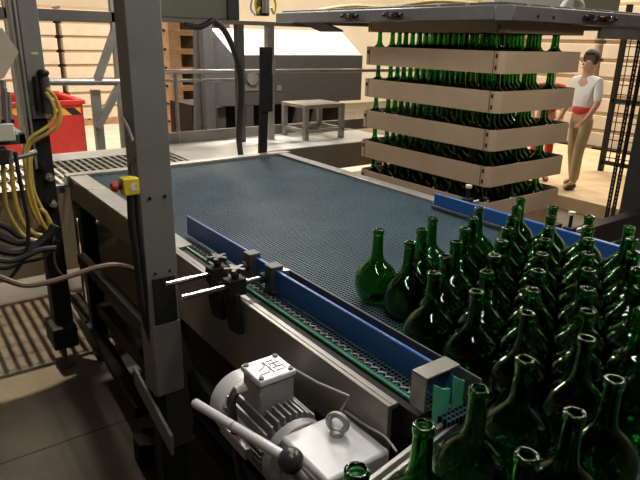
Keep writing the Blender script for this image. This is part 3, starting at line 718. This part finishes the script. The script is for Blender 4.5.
def load(name, label, x, y, w, d, z0, n, h, mat, group=None):
    t = thing(name, label, 'pallet load', (x, y, z0), group)
    for k in range(n):
        MB().box((x, y, z0+.14+k*h), (x+w, y+d, z0+.14+k*h+h*.80)).build('carton_layer', mat, t, .01)
        MB().box((x+.03, y+.03, z0+.14+k*h+h*.80), (x+w-.03, y+d-.03, z0+.14+(k+1)*h)).build('layer_pad', 'cardboard', t)
    d_ = MB()
    for k in range(4): d_.box((x+k*w/4+.02, y, z0+.11), (x+(k+1)*w/4-.02, y+d, z0+.14))
    for k in range(3): d_.box((x, y+k*(d-.1)/2, z0), (x+w, y+k*(d-.1)/2+.1, z0+.11))
    d_.build('pallet', 'wood', t)
    return t
load('pallet_load', 'cream wrapped pallet load behind the mesh fence at the right edge', 9.9, 4.35, 1.0, 1.2, 0, 8, .29, 'white_wrap')
load('pallet_load', 'cream wrapped pallet load seen between the bottle stack and the fence', 9.9, 5.70, 1.0, 1.2, 0, 8, .29, 'white_wrap')
load('pallet_load', 'cream wrapped pallet load half hidden behind the bottle stack', 9.9, 7.2, 1.0, 1.2, 0, 8, .29, 'white_wrap')

# left background
bn = thing('red_bin', 'red steel tipping bin with hazard stickers behind the left post', 'bin', (1.5, 8, .1))
YB = 8.2; a, b = atY(-6, 88, YB), atY(82, 100, YB); zbot = .05
hi = b.z
MB().prism([(a.x, YB, zbot), (b.x, YB, zbot), (b.x, YB, hi), (a.x, YB, hi)], (0, .03, 0)).prism([(a.x, YB+1.2, zbot), (b.x, YB+1.2, zbot), (b.x, YB+1.2, hi+.02), (a.x, YB+1.2, hi+.02)], (0, .03, 0)).box((a.x, YB, zbot), (a.x+.03, YB+1.2, hi)).box((b.x-.03, YB, zbot), (b.x, YB+1.2, hi)).box((a.x, YB, zbot), (b.x, YB+1.2, zbot+.04)).build('tub', 'red', bn)
MB().box((a.x-.03, YB-.04, hi-.05), (b.x+.03, YB+.05, hi)).box((a.x-.03, YB+1.17, hi-.05), (b.x+.03, YB+1.26, hi)).box((b.x-.05, YB, hi-.05), (b.x+.04, YB+1.2, hi)).build('rim', 'red', bn, .004)
for px in (17, 68):
    c = atY(px, 112, YB-.005); MB().box((c.x-.16, YB-.006, c.z-.04), (c.x+.16, YB, c.z+.05)).build('hazard_sticker', 'hazard', bn)
load('pallet_load', 'white wrapped pallet load behind the left end of the red bin', 1.55, 12.7, 1.4, 1.0, 0, 8, .27, 'white_wrap')
load('pallet_load', 'white wrapped pallet load behind the right end of the red bin', 3.05, 12.7, 1.4, 1.0, 0, 8, .27, 'white_wrap')
bm_ = thing('frame_gantry', 'grey steel gantry with diagonal brace and rails between the two posts', 'frame', (1.5, 5.2, 0))
YG = 5.2
a, b = atY(-10, 12, YG), atY(125, 13, YG); MB().box((a.x, YG, a.z-.045), (b.x, YG+.1, a.z+.04)).build('top_beam', 'machine_grey', bm_, .004)
MB().cyl(atY(44, 82, YG), atY(125, 82, YG), .028).build('mid_rail', 'galv', bm_)
MB().beam(atY(115, 30, YG), atY(96, 84, YG), .06, .05, (0, 1, 0)).beam(atY(120, 85, YG), atY(97, 128, YG), .06, .05, (0, 1, 0)).build('diagonal_brace', 'galv', bm_)
c = atY(96, 90, YG); MB().box((c.x-.035, YG, .0), (c.x+.035, YG+.06, c.z)).build('upright', 'galv', bm_)
c = atY(122, 90, YG); MB().box((c.x-.035, YG, .0), (c.x+.035, YG+.06, 2.3)).build('upright', 'galv', bm_)
c = atY(20, 90, YG); MB().box((c.x-.035, YG, .0), (c.x+.035, YG+.06, 2.2)).build('upright', 'galv', bm_)

# stack of empty wooden pallets
c0 = atY(168, 27, 8.6); c1 = atY(200, 80, 8.6)
def pallet(x, y, z, w, d, h, label):
    t = thing('wooden_pallet', label, 'pallet', (x, y, z), 'empty pallets stacked behind the walkway')
    m = MB()
    for k in range(5): m.box((x, y+k*(d/5)+.01, z+h*.82), (x+w, y+(k+1)*d/5-.01, z+h))
    m.build('deck', 'wood', t)
    for k in range(3): MB().box((x+k*(w-.18)/2, y, z+h*.12), (x+k*(w-.18)/2+.18, y+d, z+h*.82)).build('block_row', 'wood', t)
    m = MB()
    for k in range(3): m.box((x, y+k*(d-.12)/2, z), (x+w, y+k*(d-.12)/2+.12, z+h*.12))
    m.build('bottom_boards', 'wood', t)
PN = ['bottom', 'second', 'third', 'fourth', 'fifth', 'sixth', 'seventh', 'eighth']
for k in range(8): pallet(c0.x, 8.6, k*.265, 1.0, .9, .262, 'empty brown wooden pallet, %s of the stack behind the walkway' % (PN[k] if k == 0 else 'topmost' if k == 7 else PN[k]+' from the bottom'))
load('pallet_load', 'white wrapped pallet load just left of the wooden pallets', 4.6, 12.7, 1.2, 1.0, 0, 8, .26, 'white_wrap')

# ------------------------------------------------------------------ people
def skin_mesh(name, verts, edges, radii, mat, parent, sub=2, root=0):
    me = bpy.data.meshes.new(name); me.from_pydata([tuple(v) for v in verts], edges, []); me.update()
    o = bpy.data.objects.new(name, me); COL.objects.link(o)
    o.modifiers.new('skin', 'SKIN')
    for i, r in enumerate(radii):
        sv = me.skin_vertices[0].data[i]; sv.radius = r if isinstance(r, tuple) else (r, r); sv.use_root = (i == root)
    s_ = o.modifiers.new('sub', 'SUBSURF'); s_.levels = sub; s_.render_levels = sub
    me.materials.append(MAT[mat]); o.parent = parent
    return o
def person(label, loc, rz, h, shirt, vest, legs, lean=0):
    t = thing('person', label, 'person', loc); t.rotation_euler.z = rz
    k = h/1.75
    V = lambda x, y, z: Vector((x*k, y*k, z*k))
    sh = lean
    J = {'pel': V(0, 0, .95), 'spi': V(0, -.01-sh*.3, 1.15), 'che': V(0, 0-sh*.7, 1.34), 'nck': V(0, .0-sh, 1.48), 'hd0': V(0, -.01-sh, 1.56), 'hd1': V(0, -.02-sh, 1.68)}
    for s, n in ((1, 'l'), (-1, 'r')):
        J['sh'+n] = V(s*.18, -sh*.9, 1.41); J['el'+n] = V(s*.23, -.02-sh, 1.14); J['wr'+n] = V(s*.20, -.16-sh, .93)
        J['hp'+n] = V(s*.09, 0, .90); J['kn'+n] = V(s*.10, -.03-.06*s, .50); J['an'+n] = V(s*.10, .02-.12*s, .09); J['to'+n] = V(s*.11, -.14-.12*s, .04)
    names = list(J); idx = {n: i for i, n in enumerate(names)}
    E = [('pel', 'spi'), ('spi', 'che'), ('che', 'nck'), ('nck', 'hd0'), ('hd0', 'hd1')]
    for n in 'lr': E += [('che', 'sh'+n), ('sh'+n, 'el'+n), ('el'+n, 'wr'+n), ('pel', 'hp'+n), ('hp'+n, 'kn'+n), ('kn'+n, 'an'+n), ('an'+n, 'to'+n)]
    R = {'pel': (.13, .10), 'spi': (.12, .09), 'che': (.15, .10), 'nck': .055, 'hd0': (.070, .085), 'hd1': (.078, .095)}
    for n in 'lr': R.update({'sh'+n: .06, 'el'+n: .042, 'wr'+n: .030, 'hp'+n: .085, 'kn'+n: .058, 'an'+n: .040, 'to'+n: .035})
    sc = lambda r, g=1: tuple(a*k*g for a in r) if isinstance(r, tuple) else r*k*g
    V_ = [J[n] for n in names]; Ed = [(idx[a], idx[b]) for a, b in E]; Rd = [sc(R[n]) for n in names]
    # fingers rooted in the palms, part of the one continuous body
    for n, s in (('l', 1), ('r', -1)):
        wi = idx['wr'+n]; palm = J['wr'+n]+V(0, -.07, -.04); V_.append(palm); pi = len(V_)-1; Ed.append((wi, pi)); Rd.append((.036*k, .020*k))
        for q in range(4):
            f1 = palm+V((q-1.5)*.02, -.05, -.02); f2 = f1+V(0, -.025, -.03)
            V_ += [f1, f2]; Ed += [(pi, len(V_)-2), (len(V_)-2, len(V_)-1)]; Rd += [.010*k, .008*k]
        th = palm+V(-s*.05, -.03, .0); V_.append(th); Ed.append((pi, len(V_)-1)); Rd.append(.010*k)
    skin_mesh('body', V_, Ed, Rd, 'skin', t)
    def sub(name, keep, g, mat, extra=()):
        ks = [n for n in names if n in keep]; ii = {n: i for i, n in enumerate(ks)}
        ee = [(ii[a], ii[b]) for a, b in E if a in ii and b in ii]
        return skin_mesh(name, [J[n] for n in ks], ee, [sc(R[n], g) for n in ks], mat, t)
    sub('shirt', ('pel', 'spi', 'che', 'nck', 'shl', 'shr', 'ell', 'elr'), 1.2, shirt)
    R['pel'] = (.080, .072); R['hpl'] = R['hpr'] = .078; R['anl'] = R['anr'] = .058
    sub('trousers', ('pel', 'hpl', 'hpr', 'knl', 'knr', 'anl', 'anr'), 1.18, legs)
    if vest: R['pel'] = (.135, .11); R['spi'] = (.135, .108); sub('waistcoat', ('pel', 'spi'), 1.32, vest)
    for n in 'lr': skin_mesh('shoe', [J['an'+n]+V(0, .05, -.04), J['to'+n]], [(0, 1)], [(.05*k, .05*k), (.045*k, .04*k)], 'shoe', t)
    hc = J['hd1']
    MBh = MB().ball(hc+V(0, .026, .018), .112*k, 16, (.88, .98, .98))
    for v in list(MBh.bm.verts):
        q = v.co-hc
        if q.y < -.03*k and q.z < .07*k: v.co.y = hc.y-.005*k; v.co.z = max(v.co.z, hc.z-.03*k)
    ho = MBh.build('hair', 'hair'); ho.parent = t
    f = MB()
    for s in (-1, 1): f.ball(hc+V(s*.032, -.098, -.03), .011*k, 8)
    fo = f.build('eyes', 'hair'); fo.parent = t
    no = MB().prism([hc+V(-.012, -.098, -.075), hc+V(.012, -.098, -.075), hc+V(0, -.125, -.07), hc+V(0, -.1, -.03)], (0, .004, 0)).build('nose', 'skin'); no.parent = t
    mo = MB().box(hc+V(-.025, -.100, -.108), hc+V(.025, -.090, -.100)).build('mouth', 'red_cloth'); mo.parent = t
    return t
pf = atZ(571, 187, .15)
person('person in white top, red waistcoat and khaki trousers standing right of the stack', (pf.x, pf.y, .15), -1.75, 1.56, 'shirt', 'red_cloth', 'khaki', .02)
person('person dressed in red standing behind the right side of the bottle stack', tuple(atZ(537, 178, .15)), -.9, 1.42, 'red_cloth', None, 'red_cloth', .03)

# ------------------------------------------------------------------ lamps
def area(name, loc, sx, sy, power, col, rot=(0, 0, 0)):
    l = bpy.data.lights.new(name, 'AREA'); l.shape = 'RECTANGLE'; l.size = sx; l.size_y = sy; l.energy = power; l.color = col
    o = bpy.data.objects.new(name, l); COL.objects.link(o); o.location = loc; o.rotation_euler = rot
    return o
WARM = (1, .86, .66); NEU = (1, .96, .90)
area('tube_lamp', (1.45, 1.7, 3.1), .16, 1.3, 28, NEU)
area('tube_lamp', (2.9, .7, 3.1), .16, 1.3, 30, NEU)
area('tube_lamp', (.45, .35, 3.1), .10, 1.2, 15, NEU)
sl = bpy.data.lights.new('stripe_spot', 'SPOT'); sl.energy = 700; sl.color = WARM; sl.spot_size = math.radians(25); sl.spot_blend = .08; sl.shadow_soft_size = .02  # added unseen spot, cone shaped to cast grating stripes on the floor
so = bpy.data.objects.new('stripe_spot', sl); COL.objects.link(so); so.location = (.30, 3.78, 3.5); so.rotation_euler = (0, 0, 0)
area('tube_lamp', (2.5, 4.6, 3.6), 1.5, .12, 110, NEU)
for x in (1, 5, 9, 13):
    area('hall_lamp', (x, 9.5, 5.0), .4, 2.4, 320, WARM)
for x in (9, 13):
    area('hall_lamp', (x, 4.2, 5.0), .4, 2.4, 260, WARM)
area('hall_lamp', (6.2, 1.0, 5.0), .4, 2.4, 50, WARM)

W = bpy.data.worlds.new('world'); S.world = W; W.use_nodes = True
W.node_tree.nodes['Background'].inputs[0].default_value = (1, .9, .75, 1); W.node_tree.nodes['Background'].inputs[1].default_value = .02

vs = S.view_settings
S.display_settings.display_device = 'sRGB'
vs.view_transform = 'Standard'; vs.look = 'None'; vs.gamma = 1; vs.use_curve_mapping = False; vs.exposure = 0
try:
    cy = S.cycles
    cy.use_denoising = True
    cy.max_bounces = 20; cy.transmission_bounces = 16; cy.glossy_bounces = 6; cy.diffuse_bounces = 3; cy.transparent_max_bounces = 12
    cy.sample_clamp_indirect = 4
except Exception: pass
for o in bpy.data.objects:
    if '_o' in o: del o['_o']
print('bottles on belt', nb)
